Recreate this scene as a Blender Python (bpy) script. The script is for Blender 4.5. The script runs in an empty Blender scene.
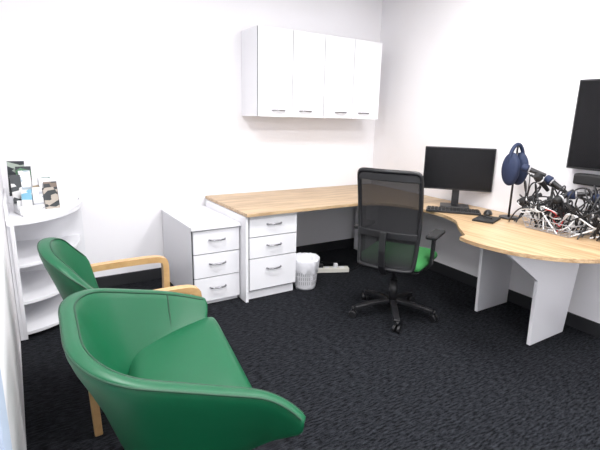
import bpy, bmesh, math, random
from mathutils import Vector, Matrix
random.seed(4)
sc=bpy.context.scene
sc.view_settings.view_transform='Standard'
D=bpy.data
# ------------------------------------------------------------ materials
def nt(name):
    m=D.materials.new(name); m.use_nodes=True
    b=m.node_tree.nodes['Principled BSDF']; return m,m.node_tree,b
def M(name,col,rough=.5,metal=0,bump=0,bscale=200,var=0,spec=None,coat=0):
    m,t,b=nt(name); N=t.nodes;L=t.links
    b.inputs['Base Color'].default_value=(*col,1); b.inputs['Roughness'].default_value=rough; b.inputs['Metallic'].default_value=metal
    if spec is not None: b.inputs['Specular IOR Level'].default_value=spec
    b.inputs['Coat Weight'].default_value=coat
    tc=N.new('ShaderNodeTexCoord'); n=N.new('ShaderNodeTexNoise'); n.inputs['Scale'].default_value=bscale; n.inputs['Detail'].default_value=3
    L.new(tc.outputs['Object'],n.inputs['Vector'])
    if bump:
        bp=N.new('ShaderNodeBump'); bp.inputs['Strength'].default_value=bump; bp.inputs['Distance'].default_value=.002
        L.new(n.outputs['Fac'],bp.inputs['Height']); L.new(bp.outputs['Normal'],b.inputs['Normal'])
    if var:
        r=N.new('ShaderNodeValToRGB'); r.color_ramp.elements[0].color=(*[c*(1-var) for c in col],1); r.color_ramp.elements[1].color=(*[min(1,c*(1+var)) for c in col],1)
        r.color_ramp.elements[0].position=.3; r.color_ramp.elements[1].position=.7
        L.new(n.outputs['Fac'],r.inputs['Fac']); L.new(r.outputs['Color'],b.inputs['Base Color'])
    return m
def wood(name,c1,c2,sc_=(3,40,40),rough=.4):
    m,t,b=nt(name);N=t.nodes;L=t.links
    tc=N.new('ShaderNodeTexCoord'); mp=N.new('ShaderNodeMapping'); mp.inputs['Scale'].default_value=sc_
    n=N.new('ShaderNodeTexNoise'); n.inputs['Scale'].default_value=1; n.inputs['Detail'].default_value=7; n.inputs['Roughness'].default_value=.65; n.inputs['Distortion'].default_value=.5
    r=N.new('ShaderNodeValToRGB'); r.color_ramp.elements[0].color=(*c1,1); r.color_ramp.elements[1].color=(*c2,1)
    r.color_ramp.elements[0].position=.38; r.color_ramp.elements[1].position=.60
    L.new(tc.outputs['Object'],mp.inputs['Vector']);L.new(mp.outputs['Vector'],n.inputs['Vector']);L.new(n.outputs['Fac'],r.inputs['Fac']);L.new(r.outputs['Color'],b.inputs['Base Color'])
    b.inputs['Roughness'].default_value=rough; return m
def carpet():
    m,t,b=nt('carpet_charcoal');N=t.nodes;L=t.links
    tc=N.new('ShaderNodeTexCoord'); mp=N.new('ShaderNodeMapping'); mp.inputs['Scale'].default_value=(24,95,1)
    n=N.new('ShaderNodeTexNoise'); n.inputs['Scale'].default_value=1; n.inputs['Detail'].default_value=4; n.inputs['Roughness'].default_value=.7
    n2=N.new('ShaderNodeTexNoise'); n2.inputs['Scale'].default_value=240; n2.inputs['Detail'].default_value=2
    r=N.new('ShaderNodeValToRGB'); e=r.color_ramp.elements
    e[0].position=.40; e[0].color=(.004,.0045,.0065,1); e[1].position=.68; e[1].color=(.052,.056,.067,1)
    mx=N.new('ShaderNodeMixRGB'); mx.blend_type='MULTIPLY'; mx.inputs[0].default_value=.8
    L.new(tc.outputs['Object'],mp.inputs[0]);L.new(mp.outputs[0],n.inputs['Vector']);L.new(n.outputs['Fac'],r.inputs[0])
    L.new(tc.outputs['Object'],n2.inputs['Vector']); L.new(r.outputs[0],mx.inputs[1]); L.new(n2.outputs['Fac'],mx.inputs[2])
    L.new(mx.outputs[0],b.inputs['Base Color'])
    bp=N.new('ShaderNodeBump'); bp.inputs['Strength'].default_value=.7; bp.inputs['Distance'].default_value=.005
    L.new(n2.outputs['Fac'],bp.inputs['Height']);L.new(bp.outputs[0],b.inputs['Normal'])
    b.inputs['Roughness'].default_value=.95; b.inputs['Specular IOR Level'].default_value=.1
    return m
def emit(name,col,s):
    m,t,b=nt(name); b.inputs['Emission Color'].default_value=(*col,1); b.inputs['Emission Strength'].default_value=s; return m
def meshmat():
    m,t,b=nt('black_mesh_fabric');N=t.nodes;L=t.links
    b.inputs['Base Color'].default_value=(.010,.010,.012,1); b.inputs['Roughness'].default_value=.8
    tr=N.new('ShaderNodeBsdfTransparent'); mx=N.new('ShaderNodeMixShader')
    tc=N.new('ShaderNodeTexCoord'); w=N.new('ShaderNodeTexWave'); w.inputs['Scale'].default_value=60; w.bands_direction='Z'
    r=N.new('ShaderNodeMapRange'); r.inputs[3].default_value=.85; r.inputs[4].default_value=.98
    L.new(tc.outputs['Object'],w.inputs['Vector']); L.new(w.outputs['Fac'],r.inputs[0]); L.new(r.outputs[0],mx.inputs[0])
    L.new(tr.outputs[0],mx.inputs[1]);L.new(b.outputs[0],mx.inputs[2]); L.new(mx.outputs[0],N['Material Output'].inputs['Surface'])
    return m
WALL=M('wall_paint',(.84,.83,.855),.75,bump=.05,bscale=300)
CEIL=M('ceiling_paint',(.88,.88,.89),.8,bump=.05)
CARPET=carpet()
BASE=M('baseboard_charcoal',(.014,.015,.018),.6,bump=.05)
OAK=wood('oak_laminate',(.34,.22,.12),(.58,.42,.25),(2.0,38,38),.38)
OAKY=wood('oak_laminate_return',(.36,.225,.115),(.58,.41,.24),(38,2.0,38),.38)
BEECH=wood('beech_wood',(.43,.25,.10),(.56,.35,.16),(6,50,6),.35)
WHITE=M('white_laminate',(.80,.80,.83),.35,bump=.02,var=.01)
GAP=M('shadow_gap_grey',(.05,.05,.06),.7,bump=.02)
CHROME=M('brushed_steel',(.30,.30,.32),.25,1,bump=.02)
GREEN=M('green_vinyl',(.003,.090,.036),.40,bump=.12,bscale=500,var=.05,spec=.4)
SEAM=M('green_piping',(.002,.045,.018),.5,bump=.05)
GREENF=M('green_fabric',(.03,.20,.05),.85,bump=.3,bscale=600,var=.2)
BLACK=M('black_plastic',(.012,.012,.014),.4,bump=.05,var=.1)
BLKM=M('black_matte',(.01,.01,.011),.7,bump=.1,var=.1)
SCREEN=M('screen_glass',(.005,.005,.006),.25,bump=.0,var=.05,spec=.25)
NAVY=M('navy_foam',(.010,.020,.060),.7,bump=.3,bscale=300,var=.15)
MESH=meshmat()
BAG=M('bin_liner_plastic',(.80,.80,.84),.3,bump=.5,bscale=30,var=.05)
WIREW=M('white_wire',(.75,.75,.76),.4,bump=.02)
GREYC=M('grey_cable',(.35,.35,.37),.5,bump=.02)
CREAM=M('cream_plastic',(.70,.68,.62),.45,bump=.02)
BLUEG=M('door_frame_bluegrey',(.42,.50,.62),.5,bump=.02)
REDC=M('red_cable',(.4,.03,.03),.5,bump=.02)
# ------------------------------------------------------------ geometry helpers
def empty(name,loc=(0,0,0),rz=0):
    e=D.objects.new(name,None); sc.collection.objects.link(e); e.location=loc; e.rotation_euler=(0,0,rz); e.empty_display_size=.1; return e
def mk(name,bm,mat,par=None,smooth=False,bevel=0,subs=0,seg=3):
    me=D.meshes.new(name); bmesh.ops.recalc_face_normals(bm,faces=bm.faces[:]); bm.to_mesh(me); bm.free()
    o=D.objects.new(name,me); sc.collection.objects.link(o)
    if mat: me.materials.append(mat)
    if smooth: 
        for p in me.polygons: p.use_smooth=True
    if bevel:
        b=o.modifiers.new('b','BEVEL'); b.width=bevel; b.segments=seg; b.limit_method='ANGLE'; b.angle_limit=math.radians(40)
    if subs:
        s=o.modifiers.new('s','SUBSURF'); s.levels=subs; s.render_levels=subs
    if par: o.parent=par
    return o
def box(name,x0,x1,y0,y1,z0,z1,mat,par=None,bevel=.002,seg=2,**k):
    bm=bmesh.new(); bmesh.ops.create_cube(bm,size=1)
    for v in bm.verts: v.co=Vector((x0+(v.co.x+.5)*(x1-x0),y0+(v.co.y+.5)*(y1-y0),z0+(v.co.z+.5)*(z1-z0)))
    return mk(name,bm,mat,par,bevel=bevel,seg=seg,**k)
def prism(name,poly,z0,z1,mat,par=None,bevel=.002,axis='z',seg=2):
    bm=bmesh.new()
    def P(a,b,c):
        return (a,b,c) if axis=='z' else ((a,c,b) if axis=='y' else (c,a,b))
    lo=[bm.verts.new(P(a,b,z0)) for a,b in poly]; hi=[bm.verts.new(P(a,b,z1)) for a,b in poly]
    bm.faces.new(lo); bm.faces.new(hi); n=len(poly)
    for i in range(n): bm.faces.new((lo[i],lo[(i+1)%n],hi[(i+1)%n],hi[i]))
    return mk(name,bm,mat,par,bevel=bevel,seg=seg)
def cyl(name,p0,p1,r0,r1,mat,par=None,n=24,bevel=0):
    p0=Vector(p0);p1=Vector(p1);d=p1-p0
    bm=bmesh.new(); bmesh.ops.create_cone(bm,cap_ends=True,segments=n,radius1=r0,radius2=r1,depth=d.length)
    q=d.to_track_quat('Z','Y').to_matrix().to_4x4()
    bmesh.ops.transform(bm,matrix=Matrix.Translation((p0+p1)/2)@q,verts=bm.verts)
    o=mk(name,bm,mat,par,bevel=bevel)
    for p in o.data.polygons: p.use_smooth=len(p.vertices)==4
    return o
def tube(name,pts,r,mat,par=None,cyc=False,spl='NURBS'):
    c=D.curves.new(name,'CURVE'); c.dimensions='3D'; c.bevel_depth=r; c.bevel_resolution=3; c.resolution_u=8; c.use_fill_caps=True
    lists=pts if isinstance(pts[0][0],(list,tuple,Vector)) else [pts]
    for pl in lists:
        if spl=='NURBS':
            s=c.splines.new('NURBS'); s.points.add(len(pl)-1); s.order_u=min(4,len(pl)); s.use_endpoint_u=True
        else:
            s=c.splines.new('POLY'); s.points.add(len(pl)-1)
        for p,q in zip(s.points,pl): p.co=(*q,1)
        s.use_cyclic_u=cyc
    o=D.objects.new(name,c); sc.collection.objects.link(o); c.materials.append(mat)
    dg=bpy.context.evaluated_depsgraph_get(); me=D.meshes.new_from_object(o.evaluated_get(dg)); me.name=name
    D.objects.remove(o); o=D.objects.new(name,me); sc.collection.objects.link(o)
    for p in me.polygons: p.use_smooth=True
    if not me.materials: me.materials.append(mat)
    if par:o.parent=par
    return o
def catmull(P,n):
    P=[Vector(p) for p in P]; out=[]
    m=len(P)-1
    for i in range(n+1):
        t=i/n*m; k=min(int(t),m-1); u=t-k
        a=P[max(k-1,0)];b=P[k];c=P[k+1];d=P[min(k+2,m)]
        if k==0:a=2*b-c
        if k==m-1:d=2*c-b
        out.append(.5*((2*b)+(c-a)*u+(2*a-5*b+4*c-d)*u*u+(3*b-a-3*c+d)*u**3))
    return out
def sweep(name,path,w,h,mat,par,side=Vector((0,1,0)),bevel=.006):
    bm=bmesh.new(); rings=[]
    for i,p in enumerate(path):
        t=(path[min(i+1,len(path)-1)]-path[max(i-1,0)]).normalized(); n=t.cross(side).normalized()
        rings.append([bm.verts.new(p+side*w/2*a+n*h/2*b) for a,b in((-1,-1),(1,-1),(1,1),(-1,1))])
    for A,B in zip(rings,rings[1:]):
        for j in range(4): bm.faces.new((A[j],A[(j+1)%4],B[(j+1)%4],B[j]))
    bm.faces.new(rings[0]);bm.faces.new(rings[-1])
    return mk(name,bm,mat,par,bevel=bevel,seg=3)
# ------------------------------------------------------------ room
YB=3.92; XL=-.085
def XR(y): return 3.34+(y-1.3)*.058
Y0=-1.2
prism('floor',[(XL-.1,Y0-.1),(XR(Y0)+.1,Y0-.1),(XR(YB)+.1,YB+.1),(XL-.1,YB+.1)],-.1,0,CARPET,bevel=0)
prism('ceiling',[(XL-.1,Y0-.1),(XR(Y0)+.1,Y0-.1),(XR(YB)+.1,YB+.1),(XL-.1,YB+.1)],2.75,2.85,CEIL,bevel=0)
box('wall_back',XL-.1,XR(YB)+.1,YB,YB+.1,0,2.75,WALL,bevel=0)
prism('wall_right',[(XR(Y0),Y0),(XR(YB),YB),(XR(YB)+.1,YB),(XR(Y0)+.1,Y0)],0,2.75,WALL,bevel=0)
box('wall_left',XL-.1,XL,Y0,YB,0,2.75,WALL,bevel=0)
box('wall_front',XL-.1,XR(Y0)+.1,Y0-.1,Y0,0,2.75,WALL,bevel=0)
box('baseboard_back',XL,XR(YB)-.013,YB-.012,YB,0,.10,BASE)
prism('baseboard_right',[(XR(Y0)-.012,Y0),(XR(YB)-.012,YB),(XR(YB),YB),(XR(Y0),Y0)],0,.10,BASE)
box('trim_1',XL,XL+.012,.92,1.10,0,2.1,BLUEG)
# ------------------------------------------------------------ drawers / handles
def handle(name,x,y,z,par,w=.13):
    pts=[(x-w/2,y,z),(x-w/2+.004,y-.022,z),(x-w/4,y-.032,z),(x,y-.034,z),(x+w/4,y-.032,z),(x+w/2-.004,y-.022,z),(x+w/2,y,z)]
    return tube(name,pts,.0065,CHROME,par)
def pedestal(name,x0,x1,yf,yb,z0,z1,fr,side=.018):
    e=empty(name)
    box('carcass',x0,x1,yf+.02,yb,z0,z1,WHITE,e)
    box('carcass_face',x0+.004,x1-.004,yf+.016,yf+.02,z0+.004,z1-.004,GAP,e,bevel=0)
    box('plinth',x0+.01,x1-.01,yf+.03,yb,.0,z0,WHITE,e)
    for i,(a,b) in enumerate(fr):
        box('drawer_%d'%i,x0+side,x1-.004,yf,yf+.018,a,b,WHITE,e,bevel=.0015)
        handle('handle_%d'%i,(x0+side+x1)/2,yf,b-(b-a)*.42 if b-a<.25 else b-.09,e)
    return e
p1=pedestal('drawer_pedestal',1.475,1.93,3.05,3.85,.07,.700,[(.085,.345),(.353,.520),(.528,.694)])
box('side_gable',1.450,1.474,3.03,3.87,.0,.70,WHITE,p1)
p2=pedestal('drawer_cabinet',1.055,1.445,3.13,3.90,.03,.615,[(.035,.224),(.232,.416),(.424,.605)],side=.012)
box('top_slab',1.05,1.448,3.11,3.905,.615,.64,WHITE,p2)
# ------------------------------------------------------------ desk
desk=empty('corner_desk')
pts=[(1.45,YB-.005),(1.45,3.0),(2.50,3.0)]
for i in range(1,8):
    a=math.pi/2*i/8; pts.append((2.50+.36*math.sin(a),2.64+.36*math.cos(a)))
pts+=[(2.86,2.62),(2.855,2.45)]
for p in catmull([(2.84,2.32,0),(2.76,2.14,0),(2.60,1.98,0),(2.44,1.80,0)],9): pts.append((p.x,p.y))
cx,cy,r=2.90,1.60,.56
for i in range(0,19):
    a=math.radians(160+ i*(110/18)); pts.append((cx+r*math.cos(a),cy+r*math.sin(a)))
pts+=[(3.1,1.045),(XR(1.05)-.013,1.05)]
main=[(1.46,YB-.014),(1.45,3.0),(2.50,3.0)]+pts[3:10]+[(2.86,2.62),(XR(2.62)-.014,2.62),(XR(YB)-.014,YB-.014)]
prism('worktop_main',main,.705,.73,OAK,desk,bevel=.0015)
ret=[(2.86,2.6195)]+pts[11:]+[(XR(2.6195)-.014,2.6195)]
prism('worktop_return',ret,.705,.73,OAKY,desk,bevel=.0015)
box('rear_rail',1.95,3.38,3.86,3.88,.53,.70,WHITE,desk)
box('front_rail',1.94,2.6,3.60,3.62,.62,.70,WHITE,desk)
prism('leg_panel_1',[(2.95,0),(3.34,0),(3.34,.70),(2.72,.70),(2.72,.68),(2.93,.52)],1.99,2.015,WHITE,desk,axis='y')
prism('leg_panel_2',[(2.79,0),(3.20,0),(3.31,.70),(2.42,.70),(2.42,.68),(2.77,.46)],1.46,1.485,WHITE,desk,axis='y')
box('corner_post',3.2,3.38,3.65,3.83,0,.70,WHITE,desk)
# ------------------------------------------------------------ wall cabinets
wc=empty('wall_cabinet')
x0,x1,yf,yb,z0,z1=1.84,3.23,3.585,YB-.001,1.455,2.195
box('carcass',x0,x1,yf+.02,yb,z0,z1,WHITE,wc)
box('door_gap_face',x0+.001,x1-.001,yf+.017,yf+.02,z0+.003,z1-.003,GAP,wc,bevel=0)
w=(x1-x0)/4
for i in range(4):
    box('door_%d'%i,x0+i*w+.003,x0+(i+1)*w-.003,yf,yf+.015,z0,z1,WHITE,wc,bevel=.0015)
    handle('handle_%d'%i,x0+(i+.5)*w+(.03 if i%2==0 else -.03),yf,z0+.055,wc,w=.13)
# ------------------------------------------------------------ corner shelf
sh=empty('corner_shelf'); cx0,cy0=XL+.004,YB-.015
def quarter(rx,ry,inner=0):
    return [(cx0+inner,cy0-inner)]+[(cx0+rx*math.sin(a),cy0-ry*math.cos(a)) for a in [math.pi/2*i/14 for i in range(15)]]
for i,(z,s) in enumerate([(.03,1.0),(.22,.93),(.47,.93),(.76,1.0)]):
    prism('shelf_%d'%i,quarter(.50*s,.72*s),z,z+.022,WHITE,sh)
prism('side_panel_left',[(cy0-.72,0),(cy0,0),(cy0,.90),(cy0-.70,.90)],cx0-.002,cx0+.016,WHITE,sh,axis='x')
box('side_panel_back',cx0+.016,cx0+.50,cy0-.016,cy0,0,.86,WHITE,sh)
prism('top_lip',[(cx0+.5*math.sin(a)*k,cy0-.72*math.cos(a)*k) for k,rng in((1,range(15)),(.965,range(14,-1,-1))) for a in [math.pi/2*i/14 for i in rng]],.782,.80,WHITE,sh)
box('base_post',cx0+.016,cx0+.04,cy0-.72,cy0-.66,0,.76,WHITE,sh)
# brochures in tiered rack
br=empty('brochure_rack',(.11,3.46,.783),math.radians(12))
def leaflet(name,seedv,base,accent,par,x,y,z,w_,h_,th=.006,tilt=-12,rz=0):
    m,t,b=nt(name+'_print');N=t.nodes;L=t.links
    tc=N.new('ShaderNodeTexCoord'); v=N.new('ShaderNodeTexVoronoi'); v.inputs['Scale'].default_value=16; mp=N.new('ShaderNodeMapping'); mp.inputs['Location'].default_value=(seedv,seedv*2,0); mp.inputs['Scale'].default_value=(1,1,2.2)
    r_=N.new('ShaderNodeValToRGB'); r_.color_ramp.interpolation='CONSTANT'; e=r_.color_ramp.elements; e[0].color=(*base,1); e[1].position=.66; e[1].color=(*accent,1)
    L.new(tc.outputs['Object'],mp.inputs[0]);L.new(mp.outputs[0],v.inputs['Vector']);L.new(v.outputs['Color'],r_.inputs[0]);L.new(r_.outputs[0],b.inputs['Base Color']); b.inputs['Roughness'].default_value=.35
    o=box(name,-w_/2,w_/2,-th/2,th/2,0,h_,m,par,bevel=.0008); o.location=(x,y,z); o.rotation_euler=(math.radians(tilt),0,math.radians(rz)); return o
W_=(.75,.75,.76);K_=(.02,.025,.03)
specs=[(K_,(.35,.4,.35),-.085,.12,.105,.10,.235),(K_,(.06,.16,.08),-.045,.085,.105,.09,.20),(K_,(.6,.6,.6),-.10,.055,.065,.06,.19),(W_,(.35,.42,.48),-.035,.06,.065,.07,.215),(W_,(.45,.36,.26),.02,.03,.04,.075,.225),
(W_,(.22,.30,.28),.055,.0,.035,.07,.20),((.18,.13,.10),K_,.085,-.03,.015,.08,.19),(K_,(.40,.35,.30),.075,-.055,.005,.09,.165),(W_,(.2,.45,.6),-.07,-.02,.012,.06,.15),(W_,(.45,.46,.5),-.005,-.04,.005,.06,.17)]
for i,(a,b_,x,y,z,w_,h_) in enumerate(specs): leaflet('brochure_%d'%i,i*3.7,a,b_,br,x,y,z,w_,h_,th=.012,rz=-20+9*(i%4))
for i,(y,z) in enumerate([(.10,.09),(.045,.055),(-.01,.025),(-.075,.0)]):
    box('rack_step_%d'%i,-.12,.12,y-.03,y+.03,0,z+.006,WIREW,br,bevel=.002)
    box('rack_lip_%d'%i,-.12,.12,y-.033,y-.030,z,z+.035,WIREW,br,bevel=0)
# ------------------------------------------------------------ tub chair (near)
def shell(name,rim,base,thick,zseat,C,mat,par,n=40,seams=(),facet=False,outer=()):
    R=catmull(rim,n); B=catmull(base,n)
    if facet:  # straight panels with tightly rounded corners
        P=[Vector(p) for p in rim]; Ls=[(b-a).length for a,b in zip(P,P[1:])]; T=sum(Ls); R=[]
        def at(s):
            s=max(0,min(T,s))
            for k,l in enumerate(Ls):
                if s<=l or k==len(Ls)-1: return P[k].lerp(P[k+1],min(1,s/l))
                s-=l
        for i in range(n+1):
            s=T*i/n; h=min(.07,s,T-s)
            R.append(sum((at(s+h*q) for q in(-1,-.5,0,.5,1)),Vector())/5)
    bm=bmesh.new(); rings=[]; S=[]
    for i in range(n+1):
        t=(R[min(i+1,n)]-R[max(i-1,0)]); t.z=0; t.normalize(); nn=Vector((t.y,-t.x,0))
        if nn.dot(R[i]-C)<0: nn=-nn
        e=min(i,n-i)/n; th=thick*(.6+.4*min(1,e/.12))
        Ri=R[i];Bi=B[i]; up=Vector((0,0,1))
        J=Bi.lerp(Ri,.22)-nn*.05; J.z=min(zseat,Ri.z-.04)
        mid=Bi.lerp(Ri,.5)
        sec=[Bi-nn*.03,Bi+nn*.005,mid+nn*.0,Ri+nn*th*.45-up*.05,Ri+nn*th*.5-up*.008,Ri+nn*th*.42,Ri-nn*th*.42,Ri-nn*th*.5-up*.008,Bi.lerp(Ri,.62)-nn*th*.8,J,J-nn*.02-up*.08]
        S.append(sec); rings.append([bm.verts.new(p) for p in sec])
    m=len(rings[0])
    for A,Bq in zip(rings,rings[1:]):
        for j in range(m): bm.faces.new((A[j],A[(j+1)%m],Bq[(j+1)%m],Bq[j]))
    for Rg in (rings[0],rings[-1]):
        c=sum((v.co for v in Rg),Vector())/m; vc=bm.verts.new(c)
        for j in range(m): bm.faces.new((Rg[j],Rg[(j+1)%m],vc))
    o=mk(name,bm,mat,par,smooth=True,subs=1)
    dn=Vector((0,0,-.003))
    tube(name+'_piping_outer',[tuple(s[4].lerp(s[5],.5)+dn) for s in S[1:-1]],.0035,SEAM,par)
    tube(name+'_piping_inner',[tuple(s[6].lerp(s[7],.5)+dn) for s in S[1:-1]],.0035,SEAM,par)
    for k in seams:
        s=S[k]; tube(name+'_seam_%d'%k,[tuple(p) for p in catmull([s[7].lerp(s[6],.3)+dn,s[7].lerp(s[8],.3),s[8],s[8].lerp(s[9],.6),s[9]],12)],.004,SEAM,par)
    return o
def cushion(name,poly,z0,z1,mat,par,puff=.02,r=.03,dz=(0,0,0,0)):
    bm=bmesh.new(); n=10; P=[Vector((*p,z_)) for p,z_ in zip(poly,dz)]
    def grid(z,top):
        g=[]
        for i in range(n+1):
            row=[]
            for j in range(n+1):
                u,v=i/n,j/n; q=(P[0]*(1-u)+P[1]*u)*(1-v)+(P[3]*(1-u)+P[2]*u)*v
                du=min(u,1-u);dv=min(v,1-v); d=1-(1-min(1,du/.16))**2.2; d2=1-(1-min(1,dv/.16))**2.2
                zz=z+(q.z if top else 0)+(puff*(d*d2)**.5 - (1-min(d,d2))*r*.6 if top else 0)
                c=(P[0]+P[1]+P[2]+P[3])/4
                if du==0 and dv==0: q=q.lerp(c,.045)
                row.append(bm.verts.new((q.x,q.y,zz)))
            g.append(row)
        return g
    T=grid(z1,True);Bt=grid(z0,False)
    for g in (T,Bt):
        for i in range(n):
            for j in range(n): bm.faces.new((g[i][j],g[i+1][j],g[i+1][j+1],g[i][j+1]))
    bd=[(i,0) for i in range(n)]+[(n,j) for j in range(n)]+[(i,n) for i in range(n,0,-1)]+[(0,j) for j in range(n,0,-1)]
    for a,b in zip(bd,bd[1:]+bd[:1]): bm.faces.new((T[a[0]][a[1]],T[b[0]][b[1]],Bt[b[0]][b[1]],Bt[a[0]][a[1]]))
    return mk(name,bm,mat,par,smooth=True,subs=2)
t1=empty('green_tub_chair')
C=Vector((.42,1.44,0))
rim=[(.665,.955,.565),(.595,1.025,.645),(.16,1.12,.775),(.085,1.27,.80),(.10,1.66,.81),(.19,1.80,.79),(.53,1.90,.675),(.71,1.90,.605)]
base=[]
for i in range(12):
    a=math.radians(305-250*i/11); base.append((.44+.22*math.cos(a),1.44+.27*math.sin(a),.30))
shell('shell',rim,base,.050,.45,C,GREEN,t1,n=60,seams=(53,),facet=True)
cushion('seat_cushion',[(.20,1.20),(.66,1.20),(.735,1.87),(.30,1.82)],.35,.455,GREEN,t1,dz=(0,.01,.105,.05))
box('seat_frame',.28,.64,1.26,1.64,.28,.37,BLKM,t1,bevel=.02)
for i,(x,y,dx,dy) in enumerate([(.33,1.28,-.03,-.04),(.33,1.58,-.03,.04),(.55,1.28,.03,-.04),(.55,1.58,.03,.04)]):
    cyl('leg_%d'%i,(x+dx,y+dy,0),(x,y,.30),.014,.022,BEECH,t1)
# ------------------------------------------------------------ armchair (far) with beech arms
t2=empty('green_armchair')
C2=Vector((.47,2.24,0))
rim=[(.33,2.03,.60),(.23,2.03,.70),(.14,2.08,.79),(.08,2.22,.84),(.09,2.38,.855),(.16,2.48,.825),(.28,2.51,.70)]
base=[(.36,2.06,.36),(.28,2.05,.35),(.21,2.12,.34),(.19,2.24,.34),(.20,2.36,.34),(.26,2.44,.35),(.34,2.46,.36)]
shell('backrest',rim,base,.055,.45,C2,GREEN,t2,n=30)
cushion('seat_cushion',[(.18,2.07),(.66,2.04),(.66,2.46),(.18,2.42)],.34,.44,GREEN,t2)
def armframe(nm,y):
    path=[Vector(p) for p in [(.20,y,0),(.19,y,.30),(.18,y,.50),(.19,y,.60)]]
    sweep(nm+'_rear_leg',catmull(path,10),.035,.035,BEECH,t2)
    top=[(.17,y,.612),(.28,y,.628),(.42,y,.632),(.55,y,.632),(.62,y,.630),(.668,y,.622),(.690,y,.59),(.690,y,.40),(.690,y,.2),(.70,y,0)]
    sweep(nm+'_arm',catmull([Vector(p) for p in top],36),.045,.034,BEECH,t2)
    sweep(nm+'_rail',[Vector((.18,y,.31)),Vector((.68,y,.31))],.025,.045,BEECH,t2)
armframe('near',1.995); armframe('far',2.54)
box('cross_rail_front',.64,.67,1.99,2.52,.29,.335,BEECH,t2)
# ------------------------------------------------------------ office chair
oc=empty('office_chair',(2.33,2.30,0),math.radians(-63)) # local +Y = facing
for i in range(5):
    a=math.radians(72*i+8); c,s=math.cos(a),math.sin(a)
    pth=[Vector((.03*c,.03*s,.115)),Vector((.15*c,.15*s,.105)),Vector((.30*c,.30*s,.075))]
    sweep('spoke_%d'%i,pth,.045,.028,BLACK,oc,side=Vector((-s,c,0)))
    x,y=.315*c,.315*s
    cyl('caster_stem_%d'%i,(x,y,.05),(x,y,.085),.01,.01,BLACK,oc,n=12)
    a2=a+1; cc,ss=math.cos(a2),math.sin(a2)
    for k in(-1,1):
        cyl('caster_%d_%d'%(i,k),(x+cc*.008*k,y+ss*.008*k,.028),(x+cc*.026*k,y+ss*.026*k,.028),.028,.026,BLACK,oc,n=20,bevel=.004)
cyl('gas_lift_cover',(0,0,.09),(0,0,.28),.035,.028,BLACK,oc); cyl('gas_lift_rod',(0,0,.28),(0,0,.41),.015,.015,BLACK,oc)
box('mechanism',-.09,.09,-.16,.10,.385,.425,BLACK,oc,bevel=.01)
cushion('seat',[(-.24,-.20),(.24,-.20),(.26,.27),(-.26,.27)],.43,.495,GREENF,oc,puff=.015)
cushion('seat_pan',[(-.22,-.19),(.22,-.19),(.23,.24),(-.23,.24)],.405,.44,BLACK,oc,puff=0)
ZB,ZH=.44,.675
def backpt(u,z):
    t=(z-ZB)/ZH; y=-.255-.05*t+ .04*math.sin(math.pi*t)+ .035*(u*u)
    wdt=.215+.01*math.sin(math.pi*t)-.018*(1-t)
    return Vector((u*wdt,y,z))
bm=bmesh.new(); G=[[bm.verts.new(backpt(-1+2*i/12,ZB+ZH*j/16)) for i in range(13)] for j in range(17)]
for j in range(16):
    for i in range(12): bm.faces.new((G[j][i],G[j][i+1],G[j+1][i+1],G[j+1][i]))
mk('mesh_back',bm,MESH,oc,smooth=True)
fr=[backpt(-1,ZB+ZH*j/10) for j in range(11)]+[backpt(u,ZB+ZH+.005) for u in(-.8,-.4,0,.4,.8)]+[backpt(1,ZB+ZH*j/10) for j in range(10,-1,-1)]+[backpt(u,ZB-.005) for u in(.8,.4,0,-.4,-.8)]
tube('back_frame',[tuple(p) for p in fr],.015,BLACK,oc,cyc=True)
sweep('top_band',[backpt(-1+2*i/10,ZB+ZH-.03)+Vector((0,-.004,0)) for i in range(11)],.06,.012,BLACK,oc,side=Vector((0,0,1)))
sweep('lumbar_bar',[backpt(-1+2*i/10,.68)+Vector((0,-.022,0)) for i in range(11)],.05,.014,BLACK,oc,side=Vector((0,0,1)))
sweep('spine',[Vector((0,-.10,.40)),Vector((0,-.25,.40)),Vector((0,-.305,.47)),Vector((0,-.315,.58)),Vector((0,-.305,.71))],.045,.022,BLACK,oc,side=Vector((1,0,0)))
for s in(-1,1):
    sweep('arm_post_%d'%s,[Vector((s*.12,0,.41)),Vector((s*.24,0,.415)),Vector((s*.265,0,.45)),Vector((s*.27,0,.65))],.06,.02,BLACK,oc,side=Vector((0,1,0)))
    box('arm_pad_%d'%s,s*.27-.04,s*.27+.04,-.10,.16,.65,.68,BLKM,oc,bevel=.013,seg=4)
# ------------------------------------------------------------ bin, power strip
b=empty('waste_bin',(2.055,3.10,0))
bm=bmesh.new(); n=40; prof=[(.0,.0),(.088,.0),(.095,.02),(.115,.25),(.12,.255),(.119,.262),(.112,.26),(.092,.03),(.0,.025)]
rg=[[bm.verts.new((r_*math.cos(2*math.pi*i/n),r_*math.sin(2*math.pi*i/n),z)) for i in range(n)] for r_,z in prof[1:-1]]
for A,B_ in zip(rg,rg[1:]):
    for i in range(n): bm.faces.new((A[i],A[(i+1)%n],B_[(i+1)%n],B_[i]))
bm.faces.new(rg[0]);bm.faces.new(rg[-1]); mk('bin_body',bm,WHITE,b,smooth=True)
slots=[]
for z,rr in((.05,.0985),(.09,.1018),(.13,.1053)):
    for i in range(36):
        a=2*math.pi*i/36; slots.append([(rr*math.cos(a),rr*math.sin(a),z),((rr+.0025)*math.cos(a),(rr+.0025)*math.sin(a),z+.028)])
tube('bin_slots',slots,.0022,GREYC,b,spl='POLY')
bm=bmesh.new(); rg=[]
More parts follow.
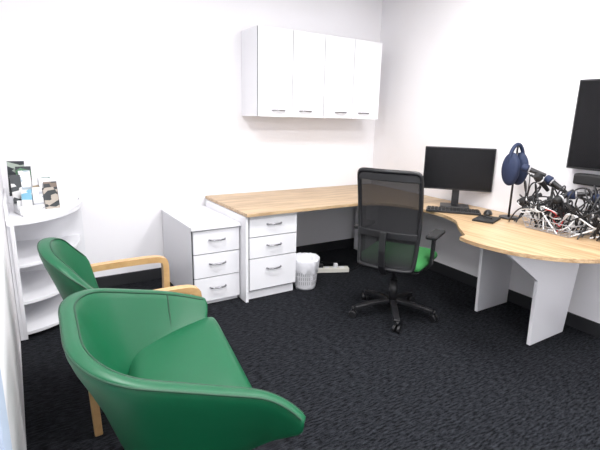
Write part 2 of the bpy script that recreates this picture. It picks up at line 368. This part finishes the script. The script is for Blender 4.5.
for k,(r_,z) in enumerate([(.112,.17),(.118,.21),(.123,.262),(.119,.278),(.110,.25),(.10,.10)]):
    rg.append([bm.verts.new(((r_+random.uniform(-.002,.005))*math.cos(2*math.pi*i/n),(r_+random.uniform(-.002,.005))*math.sin(2*math.pi*i/n),z+random.uniform(-.010,.010)*(1 if k!=3 else .4)+(.02*math.sin(5*i) if k==0 else 0))) for i in range(n)])
for A,B_ in zip(rg,rg[1:]):
    for i in range(n): bm.faces.new((A[i],A[(i+1)%n],B_[(i+1)%n],B_[i]))
mk('bin_liner',bm,BAG,b,smooth=True)
ps=empty('power_strip',(2.50,3.31,0),math.radians(-24))
box('strip_body',-.17,.17,-.035,.035,0,.045,CREAM,ps,bevel=.006)
for i in range(4): box('socket_%d'%i,-.14+i*.073,-.095+i*.073,-.022,.022,.045,.048,WHITE,ps)
box('plug_0',-.13,-.085,-.02,.02,.048,.085,BLACK,ps,bevel=.006)
box('plug_1',.02,.06,-.02,.02,.048,.085,WHITE,ps,bevel=.006)
tube('power_cord',[(.17,0,.015),(.26,.02,.012),(.34,.15,.012),(.38,.33,.012)],.004,BLACK,ps)
tube('plug_cord',[(-.10,0,.08),(-.10,.03,.11),(-.06,.12,.05),(.02,.2,.01),(.15,.3,.01)],.004,BLACK,ps)
# ------------------------------------------------------------ monitor
mo=empty('computer_monitor',(3.195,2.50,.731),math.radians(-50)) # local -Y faces viewer
box('panel',-.283,.283,-.012,.018,.145,.508,BLACK,mo,bevel=.004)
box('screen',-.275,.275,-.0135,-.011,.158,.50,SCREEN,mo,bevel=0)
box('neck',-.03,.03,.018,.04,.01,.30,BLACK,mo,bevel=.005)
box('base',-.12,.12,-.08,.10,0,.012,BLACK,mo,bevel=.005)
kb=empty('keyboard',(2.985,2.345,.731),math.radians(-50))
box('body',-.21,.21,-.07,.07,0,.02,BLACK,kb,bevel=.004)
for rr in range(5):
    for c_ in range(14): box('key_%d_%d'%(rr,c_),-.20+c_*.0287,-.20+c_*.0287+.024,-.06+rr*.0245,-.06+rr*.0245+.020,.02,.027,BLKM,kb,bevel=0)
ms=empty('computer_mouse',(3.17,2.15,.731),math.radians(-60))
bm=bmesh.new(); bmesh.ops.create_uvsphere(bm,u_segments=20,v_segments=12,radius=1)
for v in bm.verts: v.co=Vector((v.co.x*.034,v.co.y*.058,max(v.co.z,0)*.038+.001))
mk('mouse_shell',bm,BLACK,ms,smooth=True)
tb=empty('notebook',(2.97,2.02,.731),math.radians(20))
box('cover',-.11,.11,-.075,.075,0,.014,BLKM,tb,bevel=.002); box('pages',-.105,.108,-.070,.072,.003,.011,WHITE,tb,bevel=0)
tube('pen',[(-.02,-.04,.021),(.06,.06,.021)],.005,BLACK,tb)
# ------------------------------------------------------------ headset on stand
hs=empty('headset_on_stand',(3.20,1.99,.731),math.radians(-5))
cyl('stand_base',(0,0,0),(0,0,.012),.07,.068,BLACK,hs); cyl('stand_pole',(0,0,.01),(0,0,.55),.008,.008,BLACK,hs)
tube('headband',[(-.07,0,.38),(-.08,0,.47),(-.055,0,.54),(0,0,.575),(.055,0,.54),(.08,0,.47),(.07,0,.38)],.014,NAVY,hs)
for s in(-1,1):
    bm=bmesh.new(); bmesh.ops.create_uvsphere(bm,u_segments=24,v_segments=16,radius=1)
    for v in bm.verts: v.co=Vector((v.co.x*.04+s*.048,v.co.y*.075,v.co.z*.125+.38))
    mk('ear_cup_%d'%s,bm,NAVY,hs,smooth=True)
tube('headset_lead',[(.05,-.05,.30),(.07,-.08,.40),(.06,-.10,.28),(.05,-.09,.12),(.04,-.08,.02)],.004,BLACK,hs)
# ------------------------------------------------------------ wire basket with microphones and cables
wb=empty('wire_basket',(3.13,1.57,.731),math.radians(-5))
L_=[]
for z,k in((0.004,.85),(.04,.92),(.08,1.0)):
    L_.append([(-.15*k,-.18*k,z),(.15*k,-.18*k,z),(.15*k,.18*k,z),(-.15*k,.18*k,z),(-.15*k,-.18*k,z)])
for i in range(7):
    u=-1+2*i/6
    L_.append([(u*.15,-.18,.08),(u*.127,-.153,.004),(u*.127,.153,.004),(u*.15,.18,.08)])
    L_.append([(-.15,u*.18,.08),(-.127,u*.153,.004),(.127,u*.153,.004),(.15,u*.18,.08)])
tube('basket_wires',L_,.0026,GREYC,wb,spl='POLY')
dev=empty('microphone_rack',(3.17,1.66,.731))
cyl('rack_foot',(.02,.02,0),(.02,.02,.012),.05,.05,BLACK,dev); cyl('rack_post',(.02,.02,0),(.02,.02,.30),.009,.009,BLACK,dev); tube('rack_bar',[(.0,-.30,.22),(.02,0,.27),(.03,.20,.35)],.009,BLACK,dev)
for i,(x,y,z,dx,dy,dz) in enumerate([(-.01,.14,.38,-.05,.12,.04),(-.02,.07,.30,-.09,.03,.09),(.0,-.02,.30,-.02,.11,.07),(-.03,-.10,.25,-.10,.04,-.06),(.0,-.20,.27,-.03,.12,-.03),(-.04,.12,.20,-.04,.10,-.06),(.01,-.26,.20,-.05,-.05,.10)]):
    a=Vector((x,y,z));d_=Vector((dx,dy,dz)); cyl('mic_handle_%d'%i,a-d_*.5,a+d_*.4,.013,.019,BLACK,dev,bevel=.004); cyl('mic_head_%d'%i,a+d_*.4,a+d_*.75,.030,.024,BLKM if i%2 else NAVY,dev,bevel=.008)
    cyl('mic_ring_%d'%i,a+d_*.3,a+d_*.37,.024,.024,WIREW if i%2 else GREYC,dev)
def tangle(n,seed,h):
    random.seed(seed); ls=[]
    for i in range(n):
        c=Vector((3.13+random.uniform(-.05,.06),1.50+random.uniform(-.32,.32),.0)); l=[]
        a0=random.uniform(0,6.3); rad=random.uniform(.05,.14)
        N_=random.randint(8,14)
        for k in range(N_):
            a=a0+k*random.uniform(.6,1.3)
            q=c+Vector((rad*.8*math.cos(a),rad*1.2*math.sin(a),.738+h*abs(math.sin(k*.8+a0))+random.uniform(0,.07)))
            q.x=min(q.x,XR(q.y)-.03); q.y=min(q.y,1.90); l.append(tuple(q))
        l[0]=(l[0][0],l[0][1],.736); l[-1]=(l[-1][0],l[-1][1],.736)
        ls.append(l)
    return ls
ct=empty('cable_tangle')
tube('black_cables',tangle(20,4,.17),.005,BLACK,ct)
tube('black_cables_high',tangle(8,12,.30),.005,BLACK,ct)
tube('white_cables',tangle(10,9,.13),.005,WIREW,ct)
tube('red_cables',tangle(1,21,.10),.004,REDC,ct)
tube('hanging_cable',[(XR(2.35)-.02,2.35,.70),(XR(2.35)-.03,2.33,.5),(XR(2.3)-.04,2.27,.42),(XR(2.2)-.03,2.2,.5),(XR(2.2)-.02,2.2,.70)],.005,BLACK)
# ------------------------------------------------------------ TV + sound bar on right wall
ang=-math.atan(.058)
tv=empty('wall_mounted_tv',(XR(1.66),1.66,0),ang) 
box('tv_body',-.075,-.035,-1.0,0,1.15,1.745,BLACK,tv,bevel=.006)
box('tv_screen',-.0765,-.074,-.988,-.012,1.165,1.733,SCREEN,tv,bevel=0)
box('wall_bracket',-.035,-.001,-.7,-.3,1.3,1.6,BLACK,tv)
sb=empty('sound_bar',(XR(1.6),1.6,0),ang)
box('bar_body',-.075,-.001,-.85,0,1.045,1.12,BLKM,sb,bevel=.012)
# ------------------------------------------------------------ lights (ceiling LED panels)
LED=emit('led_diffuser',(1,.985,.97),1.2)
for i,(x,y,en) in enumerate([(.9,.3,42),(2.5,.3,42),(.75,2.0,40),(2.5,1.9,34)]):
    e=empty('ceiling_light_panel' if i==0 else 'ceiling_light_panel.%03d'%i,(x,y,2.75))
    box('diffuser',-.28,.28,-.28,.28,-.012,-.004,LED,e,bevel=0); box('frame',-.3,.3,-.3,.3,-.004,0,WIREW,e)
    l=D.lights.new('led_light','AREA'); l.shape='SQUARE'; l.size=.56; l.energy=en; l.color=(.995,.99,.985)
    o=D.objects.new('led_light',l); sc.collection.objects.link(o); o.location=(0,0,-.02); o.parent=e
l=D.lights.new('assumed_daylight','AREA'); l.shape='RECTANGLE'; l.size=1.6; l.size_y=1.6; l.energy=20; l.color=(.95,.97,1)  # area lamp added for window daylight assumed behind the camera; no opening modelled
o=D.objects.new('assumed_daylight',l); sc.collection.objects.link(o); o.location=(1.5,-1.1,1.5); o.rotation_euler=(math.radians(90),0,0)
w=D.worlds.new('room_world'); sc.world=w; w.use_nodes=True; w.node_tree.nodes['Background'].inputs[0].default_value=(.9,.92,1,1); w.node_tree.nodes['Background'].inputs[1].default_value=.3
# ------------------------------------------------------------ camera
yaw,pitch,roll=math.radians(32.7),math.radians(13.4),math.radians(1.38)
F=Vector((math.sin(yaw)*math.cos(pitch),math.cos(yaw)*math.cos(pitch),-math.sin(pitch)))
r=Vector((math.cos(yaw),-math.sin(yaw),0));u=r.cross(F)
r2=r*math.cos(roll)+u*math.sin(roll);u2=-r*math.sin(roll)+u*math.cos(roll)
cam=D.cameras.new('camera'); co=D.objects.new('camera',cam); sc.collection.objects.link(co)
cam.sensor_width=36; cam.lens=447.1/600*36; cam.clip_start=.02
co.matrix_world=Matrix(((r2.x,u2.x,-F.x,0),(r2.y,u2.y,-F.y,0),(r2.z,u2.z,-F.z,1.445),(0,0,0,1)))
sc.camera=co
